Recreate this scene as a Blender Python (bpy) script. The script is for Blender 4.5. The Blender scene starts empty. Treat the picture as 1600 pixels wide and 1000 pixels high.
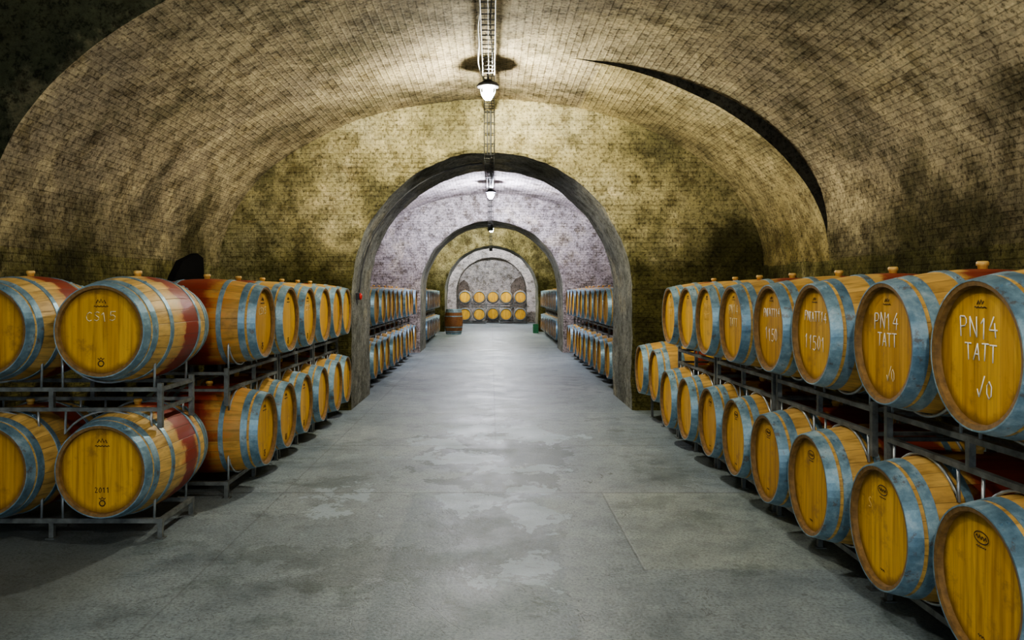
import bpy, math, random
from mathutils import Vector, Matrix, noise
random.seed(3)
C = bpy.context.scene.collection
pi = math.pi
try:
    bpy.context.scene.view_settings.view_transform = 'AgX'
    bpy.context.scene.view_settings.look = 'AgX - Medium High Contrast'
except Exception as ex: print(ex)

# ------------------------------------------------------------------ helpers
def setin(s, sock, v):
    if isinstance(v, bpy.types.NodeSocket): s.l.new(v, sock)
    elif v is not None:
        if isinstance(v, (tuple, list)) and len(v) == 3 and sock.type == 'RGBA': v = (*v, 1)
        sock.default_value = v

class Mat:
    def __init__(s, name, rough=.7, metal=0.0, spec=None):
        s.m = bpy.data.materials.new(name); s.m.use_nodes = True
        s.n = s.m.node_tree.nodes; s.l = s.m.node_tree.links
        s.b = s.n['Principled BSDF']
        s.b.inputs['Roughness'].default_value = rough
        s.b.inputs['Metallic'].default_value = metal
        if spec is not None: s.b.inputs['Specular IOR Level'].default_value = spec
    def pos(s): return s.n.new('ShaderNodeNewGeometry').outputs['Position']
    def obj(s): return s.n.new('ShaderNodeTexCoord').outputs['Object']
    def uv(s): return s.n.new('ShaderNodeTexCoord').outputs['UV']
    def rnd(s): return s.n.new('ShaderNodeObjectInfo').outputs['Random']
    def sep(s, v):
        n = s.n.new('ShaderNodeSeparateXYZ'); s.l.new(v, n.inputs[0]); return n.outputs
    def comb(s, x, y, z):
        n = s.n.new('ShaderNodeCombineXYZ')
        for i, v in enumerate((x, y, z)): setin(s, n.inputs[i], v)
        return n.outputs[0]
    def noise(s, v, sc, det=4, ro=.55, dist=0):
        n = s.n.new('ShaderNodeTexNoise'); s.l.new(v, n.inputs['Vector'])
        n.inputs['Scale'].default_value = sc; n.inputs['Detail'].default_value = det
        n.inputs['Roughness'].default_value = ro; n.inputs['Distortion'].default_value = dist
        return n.outputs['Fac']
    def math(s, op, a, b=None, clamp=False):
        n = s.n.new('ShaderNodeMath'); n.operation = op; n.use_clamp = clamp
        setin(s, n.inputs[0], a); setin(s, n.inputs[1], b); return n.outputs[0]
    def vmath(s, op, a, b):
        n = s.n.new('ShaderNodeVectorMath'); n.operation = op
        setin(s, n.inputs[0], a); setin(s, n.inputs[1], b); return n.outputs[0]
    def mr(s, v, a, b, c=0., d=1., smooth=True):
        n = s.n.new('ShaderNodeMapRange'); 
        if smooth: n.interpolation_type = 'SMOOTHSTEP'
        setin(s, n.inputs[0], v)
        for i, k in enumerate((a, b, c, d)): n.inputs[i+1].default_value = k
        return n.outputs[0]
    def mix(s, f, a, b, mode='MIX'):
        n = s.n.new('ShaderNodeMixRGB'); n.blend_type = mode
        setin(s, n.inputs[0], f); setin(s, n.inputs[1], a); setin(s, n.inputs[2], b)
        return n.outputs[0]
    def ramp(s, f, stops):
        n = s.n.new('ShaderNodeValToRGB'); setin(s, n.inputs[0], f)
        e = n.color_ramp.elements
        while len(e) < len(stops): e.new(.5)
        for i, (p, c) in enumerate(stops):
            e[i].position = p; e[i].color = (*c, 1) if len(c) == 3 else c
        return n.outputs[0]
    def bump(s, h, st=.4, d=.02):
        n = s.n.new('ShaderNodeBump'); n.inputs['Strength'].default_value = st
        n.inputs['Distance'].default_value = d; s.l.new(h, n.inputs['Height'])
        s.l.new(n.outputs[0], s.b.inputs['Normal'])
    def col(s, c): setin(s, s.b.inputs['Base Color'], c)
    def rough(s, c): setin(s, s.b.inputs['Roughness'], c)

# ------------------------------------------------------------------ materials
def masonry(name, cA, cB, cC, low=(.27,.28,.17), brick=1., bumpst=.6, blot=1.0):
    m = Mat(name, .9, spec=.2)
    p = m.pos(); x, y, z = m.sep(p)
    n1 = m.noise(p, .55, 6, .65); n2 = m.noise(p, 3.6, 10, .74); n3 = m.noise(p, 26, 5, .75)
    n4 = m.noise(m.vmath('ADD', p, (7.3, 2.1, 4.4)), .85, 12, .72)
    n5 = m.noise(m.vmath('ADD', p, (1.3, 8.1, 2.4)), 9, 8, .82)
    c = m.ramp(n1, [(.36, cA), (.5, cB), (.64, cC)])
    c = m.mix(m.mr(n4, .53, .62, 0., .65*blot), c, m.mix(.5, c, (.80,.68,.40)))
    c = m.mix(m.mr(n4, .50, .40, 0., .8*blot), c, m.mix(.66, c, (.075,.07,.03)))
    c = m.mix(1, c, m.ramp(n2, [(.38, (.56,.54,.48)), (.49, (.97,.97,.97)), (.62, (1.25,1.23,1.18))]), 'MULTIPLY')
    c = m.mix(1, c, m.ramp(n3, [(.40, (.40,.39,.36)), (.47, (1,1,1)), (.64, (1.25,1.25,1.22))]), 'MULTIPLY')
    c = m.mix(m.mr(n5, .56, .61, 0., .55*blot), c, m.mix(.75, c, (.06,.055,.03)))
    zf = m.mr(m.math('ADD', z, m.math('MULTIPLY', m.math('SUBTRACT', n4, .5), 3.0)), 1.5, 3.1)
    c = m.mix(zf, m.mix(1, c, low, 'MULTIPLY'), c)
    h = m.math('ADD', m.math('MULTIPLY', n3, .8), m.math('MULTIPLY', n2, .5))
    if brick:
        b = m.n.new('ShaderNodeTexBrick'); m.l.new(m.vmath('ADD', m.uv(), m.comb(m.math('MULTIPLY', n2, .02), m.math('MULTIPLY', n2, .02), 0.)), b.inputs['Vector'])
        b.inputs['Scale'].default_value = 1; b.inputs['Brick Width'].default_value = .16
        b.inputs['Row Height'].default_value = .062; b.inputs['Mortar Size'].default_value = .009
        b.inputs['Mortar Smooth'].default_value = .5
        k = brick
        b.inputs['Color1'].default_value = (1+.22*k,1+.2*k,1+.16*k,1); b.inputs['Color2'].default_value = (1-.30*k,1-.31*k,1-.33*k,1)
        b.inputs['Mortar'].default_value = (1-.38*k,1-.39*k,1-.42*k,1)
        vis = m.mr(n2, .38, .56, 1., .4)
        c = m.mix(vis, c, m.mix(1, c, b.outputs['Color'], 'MULTIPLY'))
        h = m.math('SUBTRACT', h, m.math('MULTIPLY', b.outputs['Fac'], m.math('MULTIPLY', vis, .5)))
    m.col(c); m.bump(h, bumpst, .03)
    return m.m

M_v1 = masonry('vault_plaster_brick', (.27,.23,.165), (.35,.295,.195), (.45,.385,.25), brick=.9)
M_v2 = masonry('vault_lilac_brick', (.50,.45,.48), (.57,.52,.55), (.66,.61,.63), (.6,.55,.56), brick=1.5, blot=.5)
M_v3 = masonry('vault_olive_brick', (.46,.44,.24), (.54,.51,.31), (.62,.60,.42), (.5,.5,.35), blot=.6)
M_v4 = masonry('vault_pale_brick', (.70,.67,.65), (.76,.73,.71), (.82,.79,.78), (.8,.77,.77), brick=1.2, blot=.3)
M_a1 = masonry('mottled_plaster', (.20,.175,.08), (.35,.305,.15), (.48,.43,.25), (.26,.27,.16), brick=.5, bumpst=.8, blot=1.1)
M_a2 = masonry('grey_plaster', (.20,.205,.19), (.28,.28,.255), (.38,.375,.33), (.8,.8,.72), brick=0, bumpst=.8, blot=.9)
M_a3 = masonry('lilac_plaster', (.40,.36,.38), (.48,.44,.45), (.56,.52,.53), (.7,.66,.62), brick=1.3, bumpst=.6, blot=.6)
M_band = masonry('smooth_plaster_band', (.36,.30,.16), (.46,.385,.205), (.58,.50,.29), (.40,.38,.24), brick=.4, bumpst=.5, blot=.8)
M_dark = masonry('painted_shade_plaster', (.030,.034,.018), (.05,.053,.028), (.08,.08,.045), (.5,.5,.4), brick=0, bumpst=.6, blot=.3)  # unlit left side of the near vault: shade put into the colour
M_stepshade = masonry('painted_step_shade', (.028,.028,.024), (.038,.036,.028), (.048,.046,.036), (.9,.9,.9), brick=0, bumpst=.3, blot=0)  # step face turned from the lamp: its shade is painted near-black
M_nicheshade = masonry('painted_niche_shade', (.20,.17,.145), (.24,.20,.17), (.28,.24,.20), (.9,.9,.9), brick=0, bumpst=.3, blot=0)  # dimness of the end wall niches, painted onto proud slabs

def floor_mat():
    m = Mat('worn_concrete', .5, spec=.45)
    p = m.pos(); x, y, z = m.sep(p)
    n1 = m.noise(p, .45, 5, .6); n2 = m.noise(p, 2.0, 12, .7, .2); n3 = m.noise(p, 60, 3, .7)
    n4 = m.noise(p, 9, 7, .75); n6 = m.noise(p, 1.1, 11, .72)
    c = m.ramp(n1, [(.3, (.175,.22,.24)), (.5, (.235,.28,.295)), (.7, (.30,.34,.35))])
    c = m.mix(1, c, m.ramp(n2, [(.34, (.66,.69,.71)), (.5, (1,1,1)), (.66, (1.22,1.2,1.16))]), 'MULTIPLY')
    c = m.mix(1, c, m.ramp(n6, [(.40, (.70,.73,.71)), (.45, (1,1,1)), (.57, (1.02,1.02,1.02)), (.60, (1.18,1.18,1.17))]), 'MULTIPLY')
    c = m.mix(1, c, m.ramp(n3, [(.35, (.58,.58,.58)), (.5, (1,1,1)), (.7, (1.25,1.25,1.23))]), 'MULTIPLY')
    c = m.mix(1, c, m.ramp(n4, [(.34, (.72,.72,.72)), (.5, (1,1,1))]), 'MULTIPLY')
    def win(v, a, b, e=.015):
        return m.math('MULTIPLY', m.mr(v, a-e, a+e), m.mr(v, b-e, b+e, 1., 0.))
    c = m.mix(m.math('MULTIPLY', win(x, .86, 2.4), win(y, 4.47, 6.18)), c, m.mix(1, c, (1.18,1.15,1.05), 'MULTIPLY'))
    lx = m.math('ADD', x, m.math('MULTIPLY', m.math('SUBTRACT', n2, .5), .25))
    lane = m.math('MULTIPLY', win(lx, -.60, .40, .03), m.mr(y, 6.15, 6.2, 1., 0.))
    c = m.mix(lane, c, m.mix(1, c, (.72,.77,.78), 'MULTIPLY'))
    nn = m.noise(m.vmath('MULTIPLY', p, (1., .75, 1.)), 2.6, 12, .70, .3)
    def patch(cx, cy, rx, ry, amp=.9):
        dx = m.math('DIVIDE', m.math('SUBTRACT', x, cx), rx); dy = m.math('DIVIDE', m.math('SUBTRACT', y, cy), ry)
        d = m.math('SQRT', m.math('ADD', m.math('MULTIPLY', dx, dx), m.math('MULTIPLY', dy, dy)))
        return m.math('ADD', d, m.math('MULTIPLY', m.math('SUBTRACT', nn, .5), amp*3))
    wet = m.mr(patch(.0, 7.9, .70, 1.7, 1.3), .985, 1.0, 1., 0.)
    wet = m.math('MAXIMUM', wet, m.mr(patch(.1, 5.6, .35, 1.3, 1.6), .985, 1.0, .6, 0.))
    wet = m.math('MAXIMUM', wet, m.mr(patch(-.7, 4.6, .5, .4, 1.8), .985, 1.0, .5, 0.))
    c = m.mix(wet, c, m.mix(1, c, (.48,.50,.45), 'MULTIPLY'))
    pale = None
    for a in [(-.17, 5.95, .2, .28, 2.6), (.30, 5.75, .16, .5, 2.6), (.2, 4.4, .16, .28, 2.8), (-1.15,5.9,.2,.3, 3.2), (-.05, 9.0, .5, .35, 2.8), (.45,8.6,.42,.32, 2.8), (-.3,7.5,.35,.25, 2.8), (-.5,8.2,.3,.25,2.6), (.2,7.0,.35,.15,2.6)]:
        f = m.mr(patch(*a), .96, .975, 1., 0.)
        pale = f if pale is None else m.math('MAXIMUM', pale, f)
    c = m.mix(pale, c, m.mix(.5, c, (.42,.52,.60)))
    wob = m.math('MULTIPLY', m.math('SUBTRACT', n4, .5), .03)
    yy = m.math('ADD', y, wob); xx = m.math('ADD', x, wob)
    seams = None
    for k in (2.9, 6.18, 8.1, 10.2, 13.5, 17, 20.5, 24, 28, 32):
        f = m.mr(m.math('ABSOLUTE', m.math('SUBTRACT', yy, k)), .005, .016, 1., 0.)
        seams = f if seams is None else m.math('MAXIMUM', seams, f)
    for k in (.86, -1.62):
        f = m.mr(m.math('ABSOLUTE', m.math('SUBTRACT', xx, k)), .003, .010, 1., 0.)
        if k > 0: f = m.math('MULTIPLY', f, m.math('MULTIPLY', m.mr(y, 6.1, 6.3, .6, 0.), m.mr(y, 4.4, 4.5)))
        else: f = m.math('MULTIPLY', f, .5)
        seams = m.math('MAXIMUM', seams, f)
    f = m.math('MULTIPLY', m.mr(m.math('ABSOLUTE', m.math('SUBTRACT', xx, 0.04)), .003, .009, .6, 0.), m.mr(y, 8.0, 8.2, 0., 1.))
    seams = m.math('MAXIMUM', seams, f)
    f = m.mr(m.math('ABSOLUTE', m.math('SUBTRACT', m.noise(p, .8, 6, .65, .6), .5)), .001, .003, .8, 0.)
    seams = m.math('MAXIMUM', seams, f)
    v = m.n.new('ShaderNodeTexVoronoi'); m.l.new(p, v.inputs['Vector']); v.inputs['Scale'].default_value = 3.1
    spots = m.mr(m.math('ADD', v.outputs['Distance'], m.math('MULTIPLY', n4, .06)), .07, .10, .45, 0.)
    c = m.mix(spots, c, (.07,.08,.07))
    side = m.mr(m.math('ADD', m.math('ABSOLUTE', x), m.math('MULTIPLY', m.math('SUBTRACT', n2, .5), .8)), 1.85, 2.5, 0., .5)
    c = m.mix(side, c, (.06,.06,.052))  # darkens the floor under the racks: shade mixed into the colour
    c = m.mix(m.math('MULTIPLY', seams, .6), c, (.06,.065,.06))
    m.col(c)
    r = m.mr(n2, .3, .7, .44, .60); m.rough(r)
    m.bump(m.math('SUBTRACT', m.math('ADD', m.math('MULTIPLY', n3, .4), n4), m.math('MULTIPLY', seams, .4)), .35, .012)
    return m.m
M_floor = floor_mat()

def stave_mat(name, base, dark, stain, shift=0., ring=False):
    m = Mat(name, .5, spec=.35)
    o = m.obj(); x, y, z = m.sep(o)
    ang = m.math('ARCTAN2', x, z)
    a = m.math('MULTIPLY', ang, 26/(2*pi))
    fr = m.math('FRACT', m.math('ADD', a, 50))
    line = m.mr(m.math('ABSOLUTE', m.math('SUBTRACT', fr, .5)), .465, .497)
    sid = m.math('FLOOR', m.math('ADD', a, 50))
    wn = m.n.new('ShaderNodeTexWhiteNoise'); wn.noise_dimensions = '1D'; m.l.new(m.math('ADD', sid, m.math('MULTIPLY', m.rnd(), 91)), wn.inputs['W'])
    off = m.comb(m.math('MULTIPLY', m.rnd(), 30), 0., 0.)
    g = m.noise(m.vmath('ADD', m.vmath('MULTIPLY', o, (30., 2.5, 30.)), off), 1, 5, .6)
    c = m.mix(wn.outputs['Value'], base, dark)
    c = m.mix(1, c, m.ramp(g, [(.3, (.58,.54,.48)), (.5, (1,1,1)), (.7, (1.28,1.25,1.18))]), 'MULTIPLY')
    n = m.noise(m.vmath('ADD', o, off), 5, 7, .68)
    if stain > 0:
        s = m.math('ADD', m.math('ABSOLUTE', m.math('SUBTRACT', y, shift)), m.math('MULTIPLY', m.math('SUBTRACT', n, .5), .28))
        s = m.math('SUBTRACT', s, m.math('MULTIPLY', m.math('SUBTRACT', wn.outputs['Value'], .5), .07))
        f = m.math('MULTIPLY', m.mr(s, stain*.8, stain*1.12, 1., 0.), .93)
        if not ring: f = m.math('MULTIPLY', f, m.mr(m.math('ADD', z, m.math('MULTIPLY', n, .2)), -.05, .22))
        c = m.mix(f, c, m.mix(1, m.mix(.5, c, (.42,.26,.2)), (.50,.085,.12), 'MULTIPLY'))
        if ring:
            f2 = m.math('MULTIPLY', m.mr(s, stain*1.0, stain*1.6, .55, 0.), m.mr(g, .4, .6))
            c = m.mix(f2, c, m.mix(1, c, (.8,.35,.35), 'MULTIPLY'))
    c = m.mix(m.math('MULTIPLY', m.mr(n, .55, .7), .35), c, (.12,.08,.045))
    c = m.mix(m.math('MULTIPLY', line, .6), c, (.06,.035,.015))
    m.col(c); m.bump(m.math('SUBTRACT', m.math('MULTIPLY', g, .3), line), .35, .006)
    return m.m
M_st0 = stave_mat('oak_staves_clean', (.62,.38,.10), (.46,.265,.065), .05)
M_st1 = stave_mat('oak_staves_wine_stained', (.64,.40,.115), (.47,.28,.075), .18, .03)
M_st2 = stave_mat('oak_staves_wine_soaked', (.62,.37,.10), (.48,.28,.07), .46, .32, True)
M_st3 = stave_mat('oak_staves_old_brown', (.24,.10,.035), (.15,.06,.02), 0)
M_st4 = stave_mat('oak_staves_wine_banded', (.68,.46,.16), (.52,.33,.10), .13, .08, True)

def head_mat():
    m = Mat('oak_head', .5, spec=.3)
    o = m.obj(); x, y, z = m.sep(o); r = m.rnd()
    off = m.comb(m.math('MULTIPLY', r, 17), m.math('MULTIPLY', r, 5), m.math('MULTIPLY', r, 9))
    a = m.math('MULTIPLY', x, 1/.075)
    fr = m.math('FRACT', m.math('ADD', a, 50.5))
    line = m.mr(m.math('ABSOLUTE', m.math('SUBTRACT', fr, .5)), .475, .498)
    wn = m.n.new('ShaderNodeTexWhiteNoise'); wn.noise_dimensions = '1D'
    m.l.new(m.math('ADD', m.math('FLOOR', m.math('ADD', a, 50.5)), m.math('MULTIPLY', r, 37)), wn.inputs['W'])
    g = m.noise(m.vmath('ADD', m.vmath('MULTIPLY', o, (38., 1., 2.2)), off), 1, 5, .6, .3)
    c = m.mix(wn.outputs['Value'], (.74,.45,.05), (.60,.34,.032))
    c = m.mix(1, c, m.ramp(g, [(.3, (.66,.60,.50)), (.5, (1,1,1)), (.7, (1.18,1.18,1.3))]), 'MULTIPLY')
    c = m.mix(r, c, m.mix(1, c, (.78,.72,.80), 'MULTIPLY'))
    n = m.noise(m.vmath('ADD', o, off), 6, 8, .72)
    c = m.mix(m.mr(n, .53, .68, 0., .6), c, (.24,.13,.035))
    rr_ = m.math('SQRT', m.math('ADD', m.math('MULTIPLY', x, x), m.math('MULTIPLY', z, z)))
    c = m.mix(m.mr(m.math('ADD', rr_, m.math('MULTIPLY', n, .05)), .24, .285, 0., .75), c, (.14,.07,.015))
    c = m.mix(m.math('MULTIPLY', line, .5), c, (.16,.08,.015))
    m.col(c); m.bump(m.math('SUBTRACT', m.math('MULTIPLY', g, .3), line), .2, .004)
    return m.m
M_head = head_mat()

def simple(name, c, rough=.6, metal=0., var=.25, sc=20, spec=None):
    m = Mat(name, rough, metal, spec)
    n = m.noise(m.obj(), sc, 5, .65)
    lo = tuple(k*(1-var) for k in c); hi = tuple(min(1, k*(1+var)) for k in c)
    m.col(m.ramp(n, [(.3, lo), (.7, hi)])); return m.m
def hoop_mat():
    m = Mat('galvanised_hoop', .4, .4)
    p = m.obj(); r = m.rnd(); p2 = m.vmath('ADD', p, m.comb(m.math('MULTIPLY', r, 11), 0., 0.)); n = m.noise(p2, 8, 7, .75)
    c = m.ramp(n, [(.34, (.12,.22,.29)), (.5, (.21,.35,.44)), (.66, (.42,.56,.63))])
    c = m.mix(1, c, m.mix(r, (1.1,1.05,1,1), (.78,.8,.82,1)), 'MULTIPLY')
    c = m.mix(m.mr(m.noise(p2, 14, 5, .7), .56, .66, 0., .65), c, (.15,.10,.065))
    m.col(c); m.rough(m.mr(n, .3, .7, .33, .6)); return m.m
M_hoop = hoop_mat()
M_chime = simple('oak_end_grain', (.22,.125,.04), .7, 0, .4, 30)
M_bung = simple('silicone_bung', (.72,.46,.13), .45)
M_steel = simple('weathered_rack_steel', (.15,.16,.15), .5, .3, .5, 15)
M_rod = simple('bright_rack_rod', (.42,.46,.48), .4, .6, .3, 15)
M_chalk = simple('white_chalk', (.92,.92,.84), .9, 0, .12, 60)
M_chalkm = simple('thin_chalk', (.82,.74,.48), .9, 0, .12, 60)
M_chalkf = simple('faded_chalk', (.76,.56,.20), .9, 0, .08)
M_ink = simple('burnt_brand_ink', (.07,.04,.015), .8)
M_black = simple('painted_hole_shade', (.008,.008,.008), .95, 0, .2, 5, .05)  # darkness inside the vent hole, painted as a black slab
M_lampb = simple('lamp_black_enamel', (.03,.03,.035), .4, .3)
M_tray = simple('dull_zinc_wire', (.07,.07,.06), .6, .2)
M_cable = simple('grey_cable', (.08,.08,.07), .6)
M_wcable = simple('white_cable', (.55,.55,.50), .6)
M_dcable = simple('dark_conduit', (.05,.05,.05), .6)
M_red = simple('red_plastic', (.6,.03,.02), .4)
M_green = simple('green_plastic', (.015,.14,.05), .45)
def emis(name, c, s):
    m = bpy.data.materials.new(name); m.use_nodes = True; nt = m.node_tree
    b = nt.nodes['Principled BSDF']; b.inputs['Base Color'].default_value = (.9,.9,.9,1)
    n = nt.nodes.new('ShaderNodeTexNoise'); n.inputs['Scale'].default_value = 3
    r = nt.nodes.new('ShaderNodeValToRGB'); r.color_ramp.elements[0].color = (*[k*.95 for k in c], 1); r.color_ramp.elements[1].color = (*c, 1)
    nt.links.new(n.outputs['Fac'], r.inputs[0]); nt.links.new(r.outputs[0], b.inputs['Emission Color'])
    b.inputs['Emission Strength'].default_value = s
    return m

# ------------------------------------------------------------------ geometry builder
class G:
    def __init__(s): s.v = []; s.f = []; s.mi = []; s.sm = []; s.uv = None
    def add(s, vs, fs, mi=0, sm=False):
        o = len(s.v); s.v += [Vector(v) for v in vs]
        for i_, f in enumerate(fs): s.f.append([i+o for i in f]); s.mi.append(mi[i_] if isinstance(mi, list) else mi); s.sm.append(sm)
    def box(s, a, b, mi=0):
        x0,y0,z0 = a; x1,y1,z1 = b
        s.add([(x0,y0,z0),(x1,y0,z0),(x1,y1,z0),(x0,y1,z0),(x0,y0,z1),(x1,y0,z1),(x1,y1,z1),(x0,y1,z1)],
              [(0,3,2,1),(4,5,6,7),(0,1,5,4),(1,2,6,5),(2,3,7,6),(3,0,4,7)], mi)
    def tube(s, pts, r, n=6, mi=0, closed=False):
        pts = [Vector(p) for p in pts]; N = len(pts); rings = []
        for i, p in enumerate(pts):
            if closed: t = pts[(i+1) % N]-pts[i-1]
            else: t = pts[min(i+1, N-1)]-pts[max(i-1, 0)]
            t.normalize()
            up = Vector((0, 0, 1)) if abs(t.z) < .9 else Vector((1, 0, 0))
            a = t.cross(up).normalized(); b = a.cross(t)
            rings.append([p+a*r*math.cos(2*pi*k/n)+b*r*math.sin(2*pi*k/n) for k in range(n)])
        vs = [v for R in rings for v in R]; fs = []
        for i in range(N if closed else N-1):
            j = (i+1) % N
            for k in range(n): fs.append((i*n+k, i*n+(k+1) % n, j*n+(k+1) % n, j*n+k))
        if not closed: fs += [tuple(range(n)), tuple((N-1)*n+k for k in reversed(range(n)))]
        s.add(vs, fs, mi, True)
    def lathe(s, prof, n=40, mi=0, closed=False, sm=True, axis='Y'):
        vs = []; fs = []; N = len(prof)
        for r, y in prof:
            for k in range(n):
                a = 2*pi*k/n
                vs.append((r*math.cos(a), y, r*math.sin(a)) if axis == 'Y' else (r*math.cos(a), r*math.sin(a), y))
        for i in range(N if closed else N-1):
            j = (i+1) % N
            for k in range(n): fs.append((i*n+k, j*n+k, j*n+(k+1) % n, i*n+(k+1) % n))
        s.add(vs, fs, mi, sm)
    def merge(s, g, mi=None, mat=None):
        o = len(s.v); s.v += [(mat @ v) if mat else v.copy() for v in g.v]
        for f, m_, q in zip(g.f, g.mi, g.sm): s.f.append([i+o for i in f]); s.mi.append(m_ if mi is None else mi); s.sm.append(q)
    def mesh(s, name, mats, fix=True):
        me = bpy.data.meshes.new(name); me.from_pydata([tuple(v) for v in s.v], [], s.f)
        for m in mats: me.materials.append(m)
        me.polygons.foreach_set('material_index', s.mi); me.polygons.foreach_set('use_smooth', s.sm)
        if s.uv:
            u = me.uv_layers.new(name='UVMap')
            for l in me.loops: u.data[l.index].uv = s.uv[l.vertex_index]
        me.update()
        if fix:
            import bmesh
            bm = bmesh.new(); bm.from_mesh(me); bmesh.ops.recalc_face_normals(bm, faces=bm.faces); bm.to_mesh(me); bm.free()
        return me

def ob(name, me, loc=(0,0,0), rot=(0,0,0), parent=None, **props):
    o = bpy.data.objects.new(name, me); o.location = loc; o.rotation_euler = rot
    if parent: o.parent = parent
    for k, v in props.items(): o[k] = v
    C.objects.link(o); return o
def top(name, me, label, cat, loc=(0,0,0), rot=(0,0,0), group=None, **p):
    o = ob(name, me, loc, rot, None, label=label, category=cat, **p)
    if group: o['group'] = group
    return o
def struct(name, me, label):
    return ob(name, me, kind='structure', label=label, category='building')

# ------------------------------------------------------------------ room shell
SP, A, B = 1.9, 3.6, 2.22
def sstep(x, a, b):
    t = max(0, min(1, (x-a)/(b-a))); return t*t*(3-2*t)
def prof(t, right, left):
    s = 1.0
    d = math.degrees(t)
    r_ = 0.
    if right and 7 < d < 77: r_ = .15*(math.sin(pi*((77-d)/70)**1.35))**.9
    if left: s += .5*sstep(d, 108, 142)
    x = A*math.cos(t)*s; z = SP+B*math.sin(t)*s
    n = Vector((math.cos(t)/A, math.sin(t)/B)).normalized()
    return x+n.x*r_, z+n.y*r_
def vault(name, secs, mat, label):
    g = G(); g.uv = []
    NT = 96
    def strip(rings, mi=0):
        vs = []; fs = []; ms = []
        for R in rings:
            for (p, uv) in R: vs.append(p); g.uv.append(uv)
        W = NT+1
        for i in range(len(rings)-1):
            for k in range(NT):
                fs.append((i*W+k, (i+1)*W+k, (i+1)*W+k+1, i*W+k+1)); ms.append(mi(k) if callable(mi) else mi)
        g.add(vs, fs, ms, True)
    def ring(y, R, L, yo=0.):
        out = []
        for k in range(NT+1):
            t = pi*k/NT; x, z = prof(t, R, L)
            d = noise.noise(Vector((x*1.1, y*1.1, z*1.1)))*.018 + noise.noise(Vector((x*4, y*4, z*4)))*.006
            if k in (0, NT): d = 0
            n = Vector((math.cos(t)/A, 0, math.sin(t)/B)).normalized()
            out.append((Vector((x+n.x*d, y, z+n.z*d)), (y+yo, t*3.0)))
        return out
    prev = None
    for si, (y0, y1, R, L) in enumerate(secs):
        if prev:
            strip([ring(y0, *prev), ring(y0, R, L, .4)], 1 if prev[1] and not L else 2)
        n = max(2, int((y1-y0)/.25))
        f = 0
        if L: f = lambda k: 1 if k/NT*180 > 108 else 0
        elif prev and prev[0] and not R: f = lambda k: 3 if k/NT*180 < 70 else 0
        strip([ring(y0+(y1-y0)*i/n, R, L) for i in range(n+1)], f)
        prev = (R, L)
    me = g.mesh(name, [mat, M_dark, M_stepshade, M_band], fix=False)
    return struct(name, me, label)
WALLS = [(10.5,12.2), (20.6,22.5), (31.6,33.6)]
END = 42.0
vault('ceiling', [(-4.,5.6,True,True),(5.6,8.45,True,False),(8.45,10.6,False,False)], M_v1, 'ochre and grey brick barrel vault with plaster patches')
vault('ceiling', [(12.1,20.7,False,False)], M_v2, 'lilac grey brick barrel vault')
vault('ceiling', [(22.4,31.7,False,False)], M_v3, 'olive yellow brick barrel vault')
vault('ceiling', [(33.5,END+.1,False,False)], M_v4, 'pale grey brick barrel vault')

def flat(name, quads, mat, label):
    g = G(); g.uv = []
    for q in quads:
        g.add(q, [(0,1,2,3)]); g.uv += [(v[0]+v[1], v[2]) for v in q]
    return struct(name, g.mesh(name, [mat], fix=False), label)
W0 = SP+.02
flat('wall_left', [[(-A,5.6,0),(-A,END,0),(-A,END,W0),(-A,5.6,W0)],[(-A,5.6,0),(-A,5.6,W0),(-A*1.5,5.6,W0),(-A*1.5,5.6,0)],[(-A*1.5,-4,0),(-A*1.5,5.6,0),(-A*1.5,5.6,W0),(-A*1.5,-4,W0)]], M_a1, 'damp dark plaster cellar side wall')
flat('wall_right', [[(A,-4,0),(A,-4,W0),(A,END,W0),(A,END,0)]], M_a1, 'damp dark plaster cellar side wall')
flat('floor', [[(-6,-4,0),(6,-4,0),(6,44,0),(-6,44,0)]], M_floor, 'worn grey concrete floor with damp patches')

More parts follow.
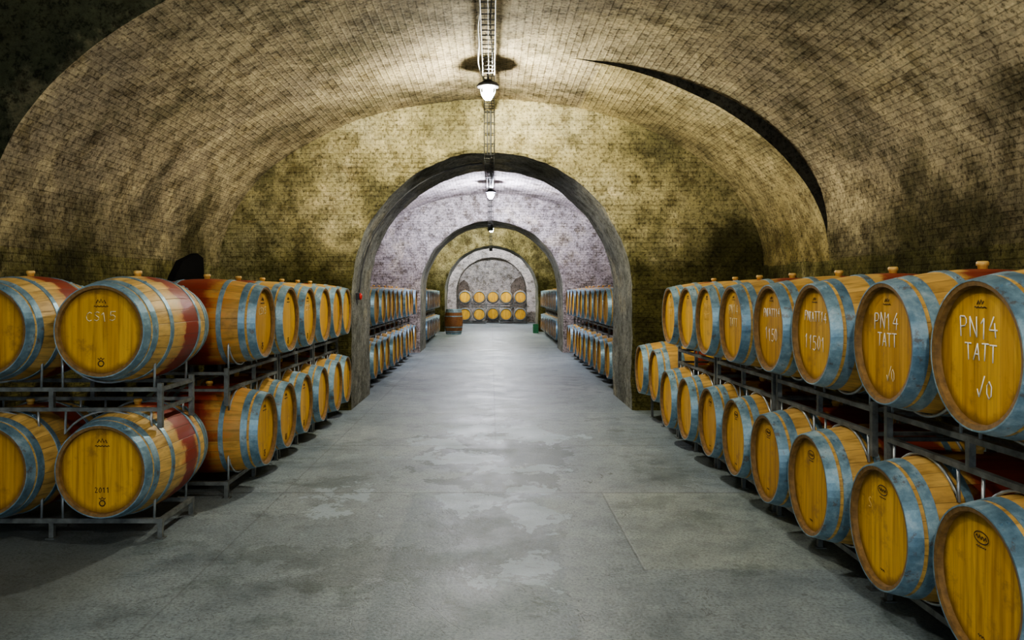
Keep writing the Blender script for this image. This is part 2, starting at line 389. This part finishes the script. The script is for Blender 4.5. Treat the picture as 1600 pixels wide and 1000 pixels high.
RA = 1.86
def archpts(r, spring, jit=0., seed=0, n=64, zb=0.):
    P = []
    for k in range(8): P.append([r, zb+(spring-zb)*k/8])
    for k in range(n+1):
        t = pi*k/n; P.append([r*math.cos(t), spring+r*math.sin(t)])
    for k in range(8): P.append([-r, spring-(spring-zb)*(k+1)/8])
    for p in P:
        d = noise.noise(Vector((p[0]*2, seed, p[1]*2)))*jit + noise.noise(Vector((p[0]*8, seed+3, p[1]*8)))*jit*.6
        p[0] *= 1+d
        if p[1] > spring: p[1] = spring+(p[1]-spring)*(1+d)
    return P
def divider(name, y0, y1, mat, label, r=RA, spring=1.56, open_=True):
    inn = archpts(r, spring, .013, y0); inn2 = archpts(r, spring, .013, y1)
    def outer(p):
        x, z = p
        dx, dz = x, z-1.0
        s = min(4.3/max(abs(dx), 1e-6), (3.4/dz) if dz > 0 else (1.0/abs(dz) if dz < 0 else 1e9))
        return (dx*s, 1.0+dz*s)
    g = G(); n = len(inn); g.uv = []
    outs = [outer(p) for p in inn]
    outs[0] = (4.3, 0); outs[-1] = (-4.3, 0)
    bev = .035
    for y in ((y0, y1) if open_ else (y0,)):
        I = inn if y == y0 else inn2
        I2 = [(p[0]*(1+bev/r), spring+(p[1]-spring)*(1+bev/r) if p[1] > spring else p[1]) for p in I]
        vs = [(p[0], y, p[1]) for p in I2]+[(p[0], y, p[1]) for p in outs]
        g.uv += [(v[0]+10, v[2]) for v in vs]
        g.add(vs, [(k, k+1, n+k+1, n+k) for k in range(n-1)], 0)
        yi = y+bev if y == y0 else y-bev
        vs = [(p[0], y, p[1]) for p in I2]+[(p[0], yi, p[1]) for p in I]
        g.uv += [(v[0]+10, v[2]) for v in vs]
        g.add(vs, [(k, k+1, n+k+1, n+k) for k in range(n-1)], 0, False)
    m = 6
    vs = []
    ya, yb = y0+bev, (y1-bev if open_ else y1)
    for j in range(m+1):
        f = j/m
        for k in range(n):
            x = inn[k][0]*(1-f)+inn2[k][0]*f; z = inn[k][1]*(1-f)+inn2[k][1]*f
            vs.append((x, ya+(yb-ya)*f, z))
            g.uv.append((ya+(yb-ya)*f, k*.1))
    g.add(vs, [(j*n+k, j*n+k+1, (j+1)*n+k+1, (j+1)*n+k) for j in range(m) for k in range(n-1)], 1, True)
    if not open_:
        vs = [(-r-.05, y1, -0), (r+.05, y1, 0), (r+.05, y1, spring+r+.05), (-r-.05, y1, spring+r+.05)]
        g.uv += [(v[0]+10, v[2]) for v in vs]
        g.add(vs, [(0,1,2,3)], 2)
    me = g.mesh(name, [mat, M_a2, M_v4])
    return struct(name, me, label)
divider('wall_divider', *WALLS[0], M_a1, 'mottled ochre plaster wall pierced by a round arch')
divider('wall_divider', *WALLS[1], M_a3, 'lilac grey brick wall pierced by a round arch')
divider('wall_divider', *WALLS[2], M_a1, 'ochre plaster wall pierced by a round arch')
divider('wall_end', END, END+1.2, M_v4, 'pale end wall with a blind round arch', open_=False)

def prism(name, pts, y0, y1, mat, plane='Y'):
    g = G(); n = len(pts)
    f = (lambda p, y: (p[0], y, p[1])) if plane == 'Y' else (lambda p, y: (y, p[0], p[1]))
    g.add([f(p, y0) for p in pts]+[f(p, y1) for p in pts], [tuple(range(n)), tuple(range(2*n-1, n-1, -1))]+[(k, (k+1) % n, n+(k+1) % n, n+k) for k in range(n)])
    return g.mesh(name, [mat])
struct('niche_shade_1', prism('niche_shade_slab', [(-1.84, .1), (-1.2, .1), (-1.2, 1.8), (-1.3, 2.1), (-1.5, 2.25), (-1.7, 2.1), (-1.8, 1.9)], END+1.1, END+1.19, M_nicheshade), 'slab painted with niche shade on the end wall')
struct('niche_shade_2', prism('niche_shade_slab', [(.95, .1), (1.84, .1), (1.84, 1.9), (1.78, 2.3), (1.6, 2.45), (1.3, 2.3), (1.05, 1.95)], END+1.1, END+1.19, M_nicheshade), 'slab painted with niche shade on the end wall')
struct('hole_shade_1', prism('hole_shade_slab', [(8.62,1.5),(9.75,1.5),(9.7,1.98),(9.5,2.03),(9.05,1.92),(8.85,1.75)], -A-.02, -A+.08, M_black, 'X'), 'black slab painted as a shaded ventilation hole in the side wall')

# ------------------------------------------------------------------ barrel prototypes
L, RB, RC, HR = .94, .345, .281, .261
H2 = L/2
def rad(y): return RB-(RB-RC)*(abs(y)/H2)**2
def g_body():
    g = G(); N = 16
    g.lathe([(rad(-H2+L*i/N), -H2+L*i/N) for i in range(N+1)], 48, 0)
    for s in (-1, 1):
        g.lathe([(RC, s*H2), (HR, s*(H2-.004)), (HR-.004, s*(H2-.038))], 48, 1, sm=False)
    return g
def g_head():
    g = G()
    g.lathe([(HR, .018), (HR, 0), (HR-.004, -.002)], 40, 0, sm=False)
    n = 40; g.add([((HR-.004)*math.cos(2*pi*k/n), -.002, (HR-.004)*math.sin(2*pi*k/n)) for k in range(n)], [tuple(range(n))])
    g.add([(HR*math.cos(2*pi*k/n), .018, HR*math.sin(2*pi*k/n)) for k in range(n)], [tuple(reversed(range(n)))])
    return g
def g_hoop(ya, yb):
    g = G(); t = .0045
    a, b = rad(ya), rad(yb)
    g.lathe([(a-.002, ya), (a+t, ya), (b+t, yb), (b-.002, yb)], 48, 0, closed=True, sm=False)
    for dy in (.3, .7):
        y = ya+(yb-ya)*dy; r = rad(y)+t
        ang = 1.1
        g.box((r*math.cos(ang)-.006, y-.004, r*math.sin(ang)-.006), (r*math.cos(ang)+.006, y+.004, r*math.sin(ang)+.006))
    return g
def g_bung():
    g = G(); g.lathe([(.0, -.02), (.02, -.02), (.022, .014), (.027, .016), (.027, .03), (.022, .036), (0, .036)], 16, 0, axis='Z'); return g
HOOPS = [(H2-.060, H2+.001), (H2-.126, H2-.078), (H2-.285, H2-.25)]
HY = [(-b, -a) for a, b in HOOPS]+HOOPS
MEb = [g_body().mesh('stave_body', [m, M_chime]) for m in (M_st0, M_st1, M_st2, M_st3, M_st4)]
MEh = g_head().mesh('barrel_head', [M_head])
MEo = [g_hoop(*h).mesh('hoop', [M_hoop]) for h in HY]
MEg = g_bung().mesh('bung', [M_bung])
def joined():
    g = G(); g.merge(g_body())
    g.merge(g_head(), 2, Matrix.Translation((0, -H2+.03, 0)))
    g.merge(g_head(), 2, Matrix.Translation((0, H2-.03, 0)) @ Matrix.Rotation(pi, 4, 'Z'))
    for h in HY: g.merge(g_hoop(*h), 3)
    g.merge(g_bung(), 4, Matrix.Translation((0, 0, RB)))
    return g
def joined_mesh(m, vert=False):
    g = joined(); T = Matrix.Translation((0, 0, RB))
    if vert: T = Matrix.Translation((0, 0, H2)) @ Matrix.Rotation(-pi/2, 4, 'X')
    for i, v in enumerate(g.v): g.v[i] = T @ v
    return g.mesh('wine_barrel', [m, M_chime, M_st3 if vert else M_head, M_hoop, M_bung])
def joined_axis(m): return joined().mesh('wine_barrel', [m, M_chime, M_head, M_hoop, M_bung])
MEj = [joined_axis(m) for m in (M_st0, M_st1, M_st2)]

# stroke lettering
F = {'P': [[(0,0),(0.0,1)],[(0,1),(.35,1),(.48,.88),(.48,.68),(.35,.52),(.0,.5)]], 'N': [[(0,0),(0,1)],[(0,1),(.52,0)],[(.52,0),(.52,1)]],
 '1': [[(.06,.75),(.28,1)],[(.28,1),(.28,0)]], '4': [[(.4,1),(0,.36)],[(0,.36),(.58,.36)],[(.42,.7),(.42,0)]],
 'T': [[(-.02,1),(.6,1)],[(.29,1),(.29,0)]], 'A': [[(0,0),(.28,1)],[(.28,1),(.56,0)],[(.1,.36),(.46,.36)]],
 'C': [[(.52,.88),(.3,1),(.08,.8),(0,.5),(.08,.2),(.3,0),(.52,.12)]], 'S': [[(.48,.9),(.25,1),(.05,.85),(.08,.64),(.25,.52),(.45,.38),(.46,.16),(.25,0),(0,.1)]],
 '5': [[(.52,1),(.06,1)],[(.06,1),(.04,.56)],[(.04,.56),(.3,.62),(.5,.45),(.48,.15),(.25,0),(0,.08)]], '0': [[(.25,1),(.05,.75),(.03,.3),(.22,0),(.42,.2),(.45,.7),(.25,1)]],
 '2': [[(.02,.8),(.2,1),(.42,.85),(.4,.6),(.02,.02)],[(.02,.02),(.5,.03)]],
 'V': [[(-.1,.45),(.08,0)],[(.08,0),(.55,1.25)]]}
def writing(lines, r=.004, name='chalk_writing', mat=None, wid=1.0):
    out = []
    for (txt, cx, z, h) in lines:
        g = G()
        adv = .76*h*wid; x = cx-adv*len(txt)/2+.1*h
        for ch in txt:
            tl = random.uniform(-.12, .12); dz = random.uniform(-.07, .07)*h
            for pl in F[ch]:
                g.tube([(x+(p[0]+tl*p[1])*h*wid, 0, z+dz+p[1]*h) for p in pl], r, 5)
            x += adv
        for v in g.v: v.y *= .45
        out.append((name, g.mesh(name, [mat or M_chalk])))
    return out
def stamp(kind):
    out = []
    g = G()
    if kind == 0:
        g.tube([(.045*math.cos(a*pi/12), 0, .17+.022*math.sin(a*pi/12)) for a in range(24)], .0022, 5, closed=True)
        g.tube([(-.033+k*.0055, 0, .17+.008*math.sin(k*1.9)) for k in range(13)], .0024, 5)
        g.tube([(-.03+k*.006, 0, .135+.003*math.sin(k*2.6)) for k in range(11)], .0018, 5)
        h = G(); h.tube([(-.02+k*.005, 0, -.2+.005*math.sin(k*2.2)) for k in range(9)], .002, 5)
        out = [g, h]
    elif kind == 1:
        g.tube([(-.03, 0, .17), (-.02, 0, .19), (-.008, 0, .172), (0, 0, .196), (.01, 0, .172), (.022, 0, .188), (.03, 0, .168)], .003, 5)
        g.tube([(-.045+k*.0075, 0, .15+.004*math.sin(k*2.4)) for k in range(13)], .0028, 5)
        h = G(); h.tube([(.017*math.cos(a*pi/8), 0, -.2+.017*math.sin(a*pi/8)) for a in range(16)], .004, 5, closed=True)
        h.tube([(-.02, 0, -.168), (-.01, 0, -.176), (0, 0, -.164), (.01, 0, -.176), (.02, 0, -.168)], .003, 5)
        out = [g, h]
    else:
        g.tube([(-.02, 0, .19), (-.012, 0, .205), (-.004, 0, .192), (.004, 0, .208), (.012, 0, .192), (.02, 0, .203)], .0025, 5)
        g.tube([(-.035+k*.007, 0, .18+.003*math.sin(k*2.4)) for k in range(11)], .0022, 5)
        out = [g]
    r = []
    for q in out:
        for v in q.v: v.y *= .45
        r.append(q.mesh('maker_stamp', [M_ink]))
    return r
ST = [stamp(0), stamp(1), stamp(2)]

def barrel(axis, rotz, style=0, label='', group='', text=None, stampk=None, detail=True):
    x, y, z = axis
    rz = random.uniform(-.012, .012)
    if not detail:
        return top('wine_barrel', MEj[style], label, 'barrel', (x, y, z), (0, 0, rotz), group)
    e = top('wine_barrel', None, label, 'barrel', (x, y, z-RB), (0, 0, rotz+rz), group)
    e.empty_display_size = .1
    ob('stave_body', MEb[style], (0, 0, RB), (0, 0, 0), e)
    h = ob('barrel_head', MEh, (0, -H2+.03, RB), (0, 0, 0), e)
    ob('barrel_head', MEh, (0, H2-.03, RB), (0, 0, pi), e)
    for m in MEo: ob('hoop', m, (0, 0, RB), (0, 0, 0), e)
    ob('bung', MEg, (0, 0, 2*RB), (0, 0, 0), e, label='pale yellow silicone bung')
    for nm, t in (text or []): ob(nm, t, (0, -.004, 0), (0, 0, 0), h, label='handwritten white chalk writing' if 'chalk' in nm else 'small dark stamped year')
    if stampk is not None:
        for t in ST[stampk]: ob('maker_stamp', t, (0, -.004, 0), (0, 0, 0), h, label='dark burnt-in maker stamp')
    return e

# ------------------------------------------------------------------ racks
ZL, ZU, HS, FY = .47, 1.325, .358, .26
Rf = rad(FY)+.012
def cradle_up(cx, y, zc, zrail):
    P = [(cx-.29, y, zrail), (cx-.295, y, zc-.17), (cx-.28, y, zc-.145), (cx-.262, y, zc-.165)]
    for d in range(218, 323, 8): P.append((cx+Rf*math.cos(math.radians(d)), y, zc+Rf*math.sin(math.radians(d))))
    P += [(cx+.262, y, zc-.165), (cx+.28, y, zc-.145), (cx+.295, y, zc-.17), (cx+.29, y, zrail)]
    return P
def cradle_down(cx, y, zc, zrail):
    P = [(cx-.27, y, zrail), (cx-.275, y, zc+.19)]
    for d in range(140, 39, -8): P.append((cx+Rf*math.cos(math.radians(d)), y, zc+Rf*math.sin(math.radians(d))))
    P += [(cx+.275, y, zc+.19), (cx+.27, y, zrail)]
    return P
def floor_rack(h=0.):
    g = G(); r = .015
    for y in (-FY, FY):
        g.box((-.705, y-r, .098+h), (.705, y+r, .128+h))
        for x in (-.688, 0, .688): g.box((x-r, y-r+.001, 0), (x+r, y+r-.001, .099+h))
        for x in (-.688, 0, .688): g.box((x-.03, y-.03, 0), (x+.03, y+.03, .006))
    for x in (-.688, .688): g.box((x-r+.001, -FY, .099+h), (x+r-.001, FY, .126+h))
    rods = []
    for cx in (-HS, HS):
        for y in (-FY, FY):
            q = G(); q.tube(cradle_up(cx, y, ZL+h, .12+h), .008, 6); rods.append(q)
    return g, rods
def mid_rack():
    g = G(); r = .015; b = .70
    for y in (-FY, FY):
        g.box((-.705, y-r, .806-b), (.705, y+r, .830-b)); g.box((-.705, y-r, .932-b), (.705, y+r, .958-b))
        for x in (-.688, .688): g.box((x-r, y-r-.001, 0), (x+r, y+r+.001, .985-b))
        g.box((-r, y-r+.001, .83-b), (r, y+r-.001, .933-b))
    for x in (-.688, .688):
        g.box((x-r+.001, -FY, .808-b), (x+r-.001, FY, .828-b)); g.box((x-r+.001, -FY, .934-b), (x+r-.001, FY, .956-b))
    rods = []
    for cx in (-HS, HS):
        for y in (-FY, FY):
            q = G(); q.tube(cradle_up(cx, y, ZU-b, .95-b), .008, 6); rods.append(q)
            q = G(); q.tube(cradle_down(cx, y, ZL-b, .815-b), .008, 6); rods.append(q)
    return g, rods
RK = {}
for key, (g, rods), z in (('low', floor_rack(), 0), ('high', floor_rack(.16), 0), ('mid', mid_rack(), .70)):
    j = G(); j.merge(g, 0)
    for q in rods: j.merge(q, 1)
    RK[key] = (g.mesh('rack_frame', [M_steel]), [q.mesh('cradle_rod', [M_rod]) for q in rods], j.mesh('barrel_rack', [M_steel, M_rod]), z)
def rack(kind, x, y, rotz, detail, group):
    fr, rods, j, z = RK[kind]
    lab = {'low': 'grey steel two-barrel rack standing on the floor', 'high': 'tall-legged grey steel two-barrel rack on the floor', 'mid': 'grey steel two-barrel rack stacked on the lower barrels'}[kind]
    if not detail:
        top('barrel_rack', j, lab, 'rack', (x, y, z), (0, 0, rotz), group); return
    e = top('barrel_rack', None, lab, 'rack', (x, y, z), (0, 0, rotz), group); e.empty_display_size = .1
    ob('rack_frame', fr, parent=e)
    for r in rods: ob('cradle_rod', r, parent=e)

T1 = writing([('PN14', -.01, .065, .078), ('TATT', .0, -.02, .064), ('V0', .03, -.16, .065)], .003)
T2 = writing([('PN14', -.01, .065, .076), ('TATT', .0, -.02, .062)], .0026) + writing([('V0', .04, -.17, .055)], .0022, mat=M_chalkm)
T3 = writing([('PN', -.105, .075, .055), ('TATT14', .04, .068, .055), ('11501', .0, -.09, .08)], .0026)
T4 = writing([('PN', -.105, .07, .055), ('TATT14', .035, .078, .052), ('1150', .0, -.08, .08)], .0024)
T5 = writing([('PN14', .0, .07, .072), ('TATT', .0, -.02, .06)], .0026, mat=M_chalkm)
T5b = writing([('PN14', .01, .08, .06), ('TATT', -.01, .0, .055)], .0024, mat=M_chalkf)
T6 = writing([('CS15', .0, .06, .055)], .0028, mat=M_chalkm, wid=1.2)
T7 = writing([('2011', .0, -.135, .032)], .0022, 'stamped_year', M_ink)
T8 = writing([('S', -.12, .06, .05)], .0025, mat=M_chalkf)

LAB0 = 'golden oak wine barrel with grey steel hoops'
LABT = 'golden oak wine barrel with chalk lettering'
LABR = 'oak wine barrel soaked wine red'
XC = 1.8+H2
rr = -pi/2
ytops = [3.33, 4.86, 6.33, 7.79]
txt = [T1, T2, T3, T4, T5, T5b, None, T5b]
i = 0
for pc in ytops+[9.24]:
    up = pc < 9
    rack('low' if up else 'high', XC, pc, rr, True, 'steel barrel racks')
    if up: rack('mid', XC, pc, rr, True, 'steel barrel racks')
    for s in (-HS, HS):
        y = pc+s
        z = ZL if up else ZL+.16
        lt = {1: T8}.get(i)
        dj = random.uniform(-.02, .02)
        st = 1 if i in (0, 1, 2, 3, 6) else 0
        barrel((XC+dj, y, z), rr, st, 'oak wine barrel with red wine stain, lower row' if st else LAB0+', lower row', 'barrels on the lower racks', lt, 0 if i < 6 else None)
        if up:
            st = [0, 1, 1, 0, 1, 0, 0, 1][i]
            barrel((XC+random.uniform(-.02,.02), y, ZU), rr, st, (LABT if txt[i] else LAB0)+', upper row', 'barrels on the upper racks', txt[i], 2)
        i += 1
rl = pi/2; i = 0
for pc in [6.71, 8.17, 9.62]:
    rack('low', -XC, pc, rl, True, 'steel barrel racks'); rack('mid', -XC, pc, rl, True, 'steel barrel racks')
    for s in (-HS, HS):
        st = 2 if i == 0 else (1 if i in (1, 4) else 0)
        lab = LABR if st == 2 else LAB0
        barrel((-XC+random.uniform(-.02,.02), pc+s, ZL), rl, st, lab+', lower row', 'barrels on the lower racks', None, 1 if i < 3 else None)
        barrel((-XC+random.uniform(-.02,.02), pc+s, ZU), rl, st, lab+', upper row', 'barrels on the upper racks', T6 if i in (0, 2) else None, 1 if i < 3 else None)
        i += 1
ra = math.radians(-3)
cx, cy = -2.72, 5.30
for kind in ('low', 'mid'): rack(kind, cx-.07, cy, 0, True, 'steel barrel racks')
for k, s in enumerate((-HS, HS)):
    barrel((cx+s, cy, ZL), ra, 4, 'wine-stained oak barrel with stamped year, lower row', 'barrels on the lower racks', T7, 1)
    barrel((cx+s, cy, ZU), ra, 4, 'wine-stained oak barrel with chalk writing, upper row', 'barrels on the upper racks', T6, 1)
XD = 1.84+H2
for s_, rz in ((1, rr), (-1, rl)):
    for k in range(5):
        pc = 13.1+1.45*k
        rack('low', s_*XD, pc, rz, False, 'steel barrel racks in the next vault'); rack('mid', s_*XD, pc, rz, False, 'steel barrel racks in the next vault')
        for s in (-HS, HS):
            for z in (ZL, ZU):
                barrel((s_*XD+random.uniform(-.02,.02), pc+s, z), rz, random.choice((0, 0, 1)), LAB0+(', lower row' if z == ZL else ', upper row'), 'barrels in the lilac vault')
for s_, rz, nk in ((1, rr, 5), (-1, rl, 4)):
    for k in range(nk):
        pc = 23.4+1.45*k
        rack('low', s_*XD, pc, rz, False, 'steel barrel racks in the far vault'); rack('mid', s_*XD, pc, rz, False, 'steel barrel racks in the far vault')
        for s in (-HS, HS):
            for z in (ZL, ZU):
                barrel((s_*XD, pc+s, z), rz, random.choice((0, 0, 1)), LAB0+(', lower row' if z == ZL else ', upper row'), 'barrels in the far vault', detail=False)
EY = 39.6
for xc in (-.97, 1.08):
    rack('low', xc, EY+.47, 0, False, 'steel racks at the end wall'); rack('mid', xc, EY+.47, 0, False, 'steel racks at the end wall')
    for s in (-HS, HS):
        for z in (ZL, ZU):
            barrel((xc+s, EY+.47, z), 0, 0, 'golden oak barrel stacked head-on by the end wall', 'barrels at the end wall', detail=False)
rack('low', .43, EY+1.5, 0, False, 'steel racks at the end wall'); rack('mid', .43, EY+1.5, 0, False, 'steel racks at the end wall')
for z in (ZL, ZU):
    barrel((.43-HS, EY+1.5, z), 0, 0, 'golden oak barrel on the rear rack', 'barrels at the end wall', detail=False)
top('wine_barrel', joined_mesh(M_st3, True), 'old brown oak barrel standing upright on the floor', 'barrel', (-1.42, 29.8, 0))

g = G(); w, d, h, t = .10, .18, .34, .012
g.box((-w,-d,0),(w,d,t)); g.box((-w,-d,t),(-w+t,d,h)); g.box((w-t,-d,t),(w,d,h)); g.box((-w+t,-d,t),(w-t,-d+t,h)); g.box((-w+t,d-t,t),(w-t,d,h))
for z in (.1, .2, .325): g.box((-w-.008,-d-.008,z),(w+.008,-d,z+.018)); g.box((-w-.008,-d,z),(-w,d,z+.018))
top('plastic_crate', g.mesh('plastic_crate', [M_green]), 'green plastic crate standing on the concrete floor', 'crate', (1.7, 30.6, 0))

e = top('emergency_switch', None, 'small red emergency switch fixed to the arch jamb', 'switch', (-RA+.0, 10.9, 1.50)); e.empty_display_size = .05
g = G(); g.box((0,-.05,-.04),(.05,.05,.05)); ob('switch_box', g.mesh('switch_box', [M_lampb]), parent=e)
g = G(); g.lathe([(0,.0),(.045,.0),(.05,.012),(.03,.03),(0,.034)], 16, 0, axis='Z'); ob('red_button', g.mesh('red_button', [M_red]), (.05,0,.005), (0, pi/2, 0), e, label='red round button')
g = G(); P = [(-RA+.04, 10.9, 1.56)]
for d in range(178, 88, -6):
    a = math.radians(d); P.append(((RA-.05)*math.cos(a), 10.9+.2*(180-d)/90, 1.56+(RA-.05)*math.sin(a)))
g.tube(P, .013, 6)
top('conduit', g.mesh('conduit', [M_dcable]), 'dark cable conduit following the arch curve', 'cable')

# ------------------------------------------------------------------ cable trays
def tray_mesh(Ln):
    g = G(); w, h = .064, .05
    for x, z in ((-w, h), (-w, 0), (w, 0), (w, h), (0, 0)): g.tube([(x, 0, z), (x, Ln, z)], .006 if x else .003, 5)
    n = int(Ln/.14)
    for k in range(n+1):
        y = min(Ln, k*.14+.01); g.tube([(-w, y, h), (-w, y, 0), (w, y, 0), (w, y, h)], .0065, 4)
    return g
TZ = 3.95
TX = -.03
segs = [('h', .5, 10.38, TZ), ('v', 10.42, 3.36, TZ), ('h', 10.42, 12.28, 3.32), ('v', 12.32, 3.36, TZ), ('h', 12.4, 20.45, TZ),
        ('v', 20.5, 3.36, TZ), ('h', 20.5, 22.6, 3.32), ('v', 22.62, 3.36, TZ), ('h', 22.7, 31.45, TZ), ('v', 31.5, 3.36, TZ), ('h', 31.5, 33.7, 3.32), ('h', 33.8, 41.9, TZ)]
for kd, a, b, c in segs:
    if kd == 'h':
        g = tray_mesh(b-a)
        y = .5
        while y < b-a and c == TZ:
            for x in (-.064, .064): g.tube([(x, y, .05), (x, y, .14)], .004, 4)
            y += 1.6
        g.tube([(.03+.012*math.sin(q*1.3), q*(b-a)/20, .014) for q in range(21)], .008, 5, 1)
        top('cable_tray', g.mesh('cable_tray', [M_tray, M_cable]), 'dull wire cable tray hung under the vault crown', 'cable tray', (TX, a, c), group='cable trays')
    else:
        g = tray_mesh(c-b)
        g.tube([(.02, 0, .014), (.02, c-b, .014)], .011, 5, 1)
        g.tube([(-.025, 0, .014), (-.025, c-b, .014)], .009, 5, 1)
        top('cable_tray', g.mesh('cable_tray', [M_tray, M_cable]), 'dull wire cable tray running down the arch wall', 'cable tray', (TX, a, b), (pi/2, 0, 0), group='cable trays')
g = G(); P = []
for q in range(60):
    y = 3+q*(5.9/59); P.append((-.12+.015*math.sin(y*2.1)+.008*math.sin(y*5), y, 3.99+.03*math.sin(y*1.7)))
P.append((-.05, 8.95, 3.93)); g.tube(P, .008, 6)
top('power_cable', g.mesh('power_cable', [M_wcable]), 'white power cable sagging along the cable tray', 'cable')

# ------------------------------------------------------------------ lamps
def lamp(y, col, s, x=-.04, z=3.80, label='round caged pendant lamp glowing below the cable tray'):
    e = top('pendant_lamp', None, label, 'lamp', (x, y, z), group='pendant lamps'); e.empty_display_size = .1
    g = G(); g.lathe([(.0,.06),(.05,.065),(.12,.06),(.13,.075),(.11,.10),(.06,.125),(.04,.14),(0,.14)], 28, 0, axis='Z')
    ob('lamp_cap', g.mesh('lamp_cap', [M_lampb]), parent=e)
    g = G(); g.tube([(0,0,.13),(0,0,.33)], .012, 8); ob('lamp_stem', g.mesh('lamp_stem', [M_lampb]), parent=e)
    g = G(); g.lathe([(0,-.07),(.03,-.066),(.052,-.045),(.06,-.01),(.056,.03),(.045,.058),(0,.058)], 20, 0, axis='Z')
    ob('glass_globe', g.mesh('glass_globe', [emis('lamp_glow', col, s*1.7)]), parent=e, label='glowing frosted glass globe')
    g = G()
    for k in range(4):
        a = k*pi/4
        g.tube([(.085*math.cos(q)*math.cos(a), .085*math.cos(q)*math.sin(a), .05-.145*math.sin(q)) for q in [pi*j/10 for j in range(11)]], .0035, 4)
    g.tube([(.083*math.cos(k*pi/10), .083*math.sin(k*pi/10), 0) for k in range(20)], .0035, 4, closed=True)
    ob('wire_cage', g.mesh('wire_cage', [M_lampb]), parent=e)
lamp(8.9, (1, .96, .82), 1650)
lamp(18.3, (.84, .85, 1), 2600, -.02)
lamp(28.5, (.95, .96, .92), 2300, -.01)
lamp(37.5, (.90, .92, 1), 3200, 0)
lamp(3.2, (1, .95, .84), 560)  # extra unseen lamp overhead, added to brighten the near barrels
lamp(-1.5, (1, .96, .88), 1350)

w = bpy.data.worlds.new('World'); bpy.context.scene.world = w; w.use_nodes = True
w.node_tree.nodes['Background'].inputs[0].default_value = (.74, .86, 1, 1)
w.node_tree.nodes['Background'].inputs[1].default_value = 1.8

cam = bpy.data.cameras.new('Camera'); co = bpy.data.objects.new('Camera', cam); C.objects.link(co)
co.location = (0, 0, 1.56); co.rotation_euler = (pi/2, 0, 0)
cam.sensor_width = 36; cam.lens = 1240/1600*36; cam.shift_x = 32/1600; cam.shift_y = -43/1600
cam.clip_start = .05; cam.clip_end = 200
bpy.context.scene.camera = co
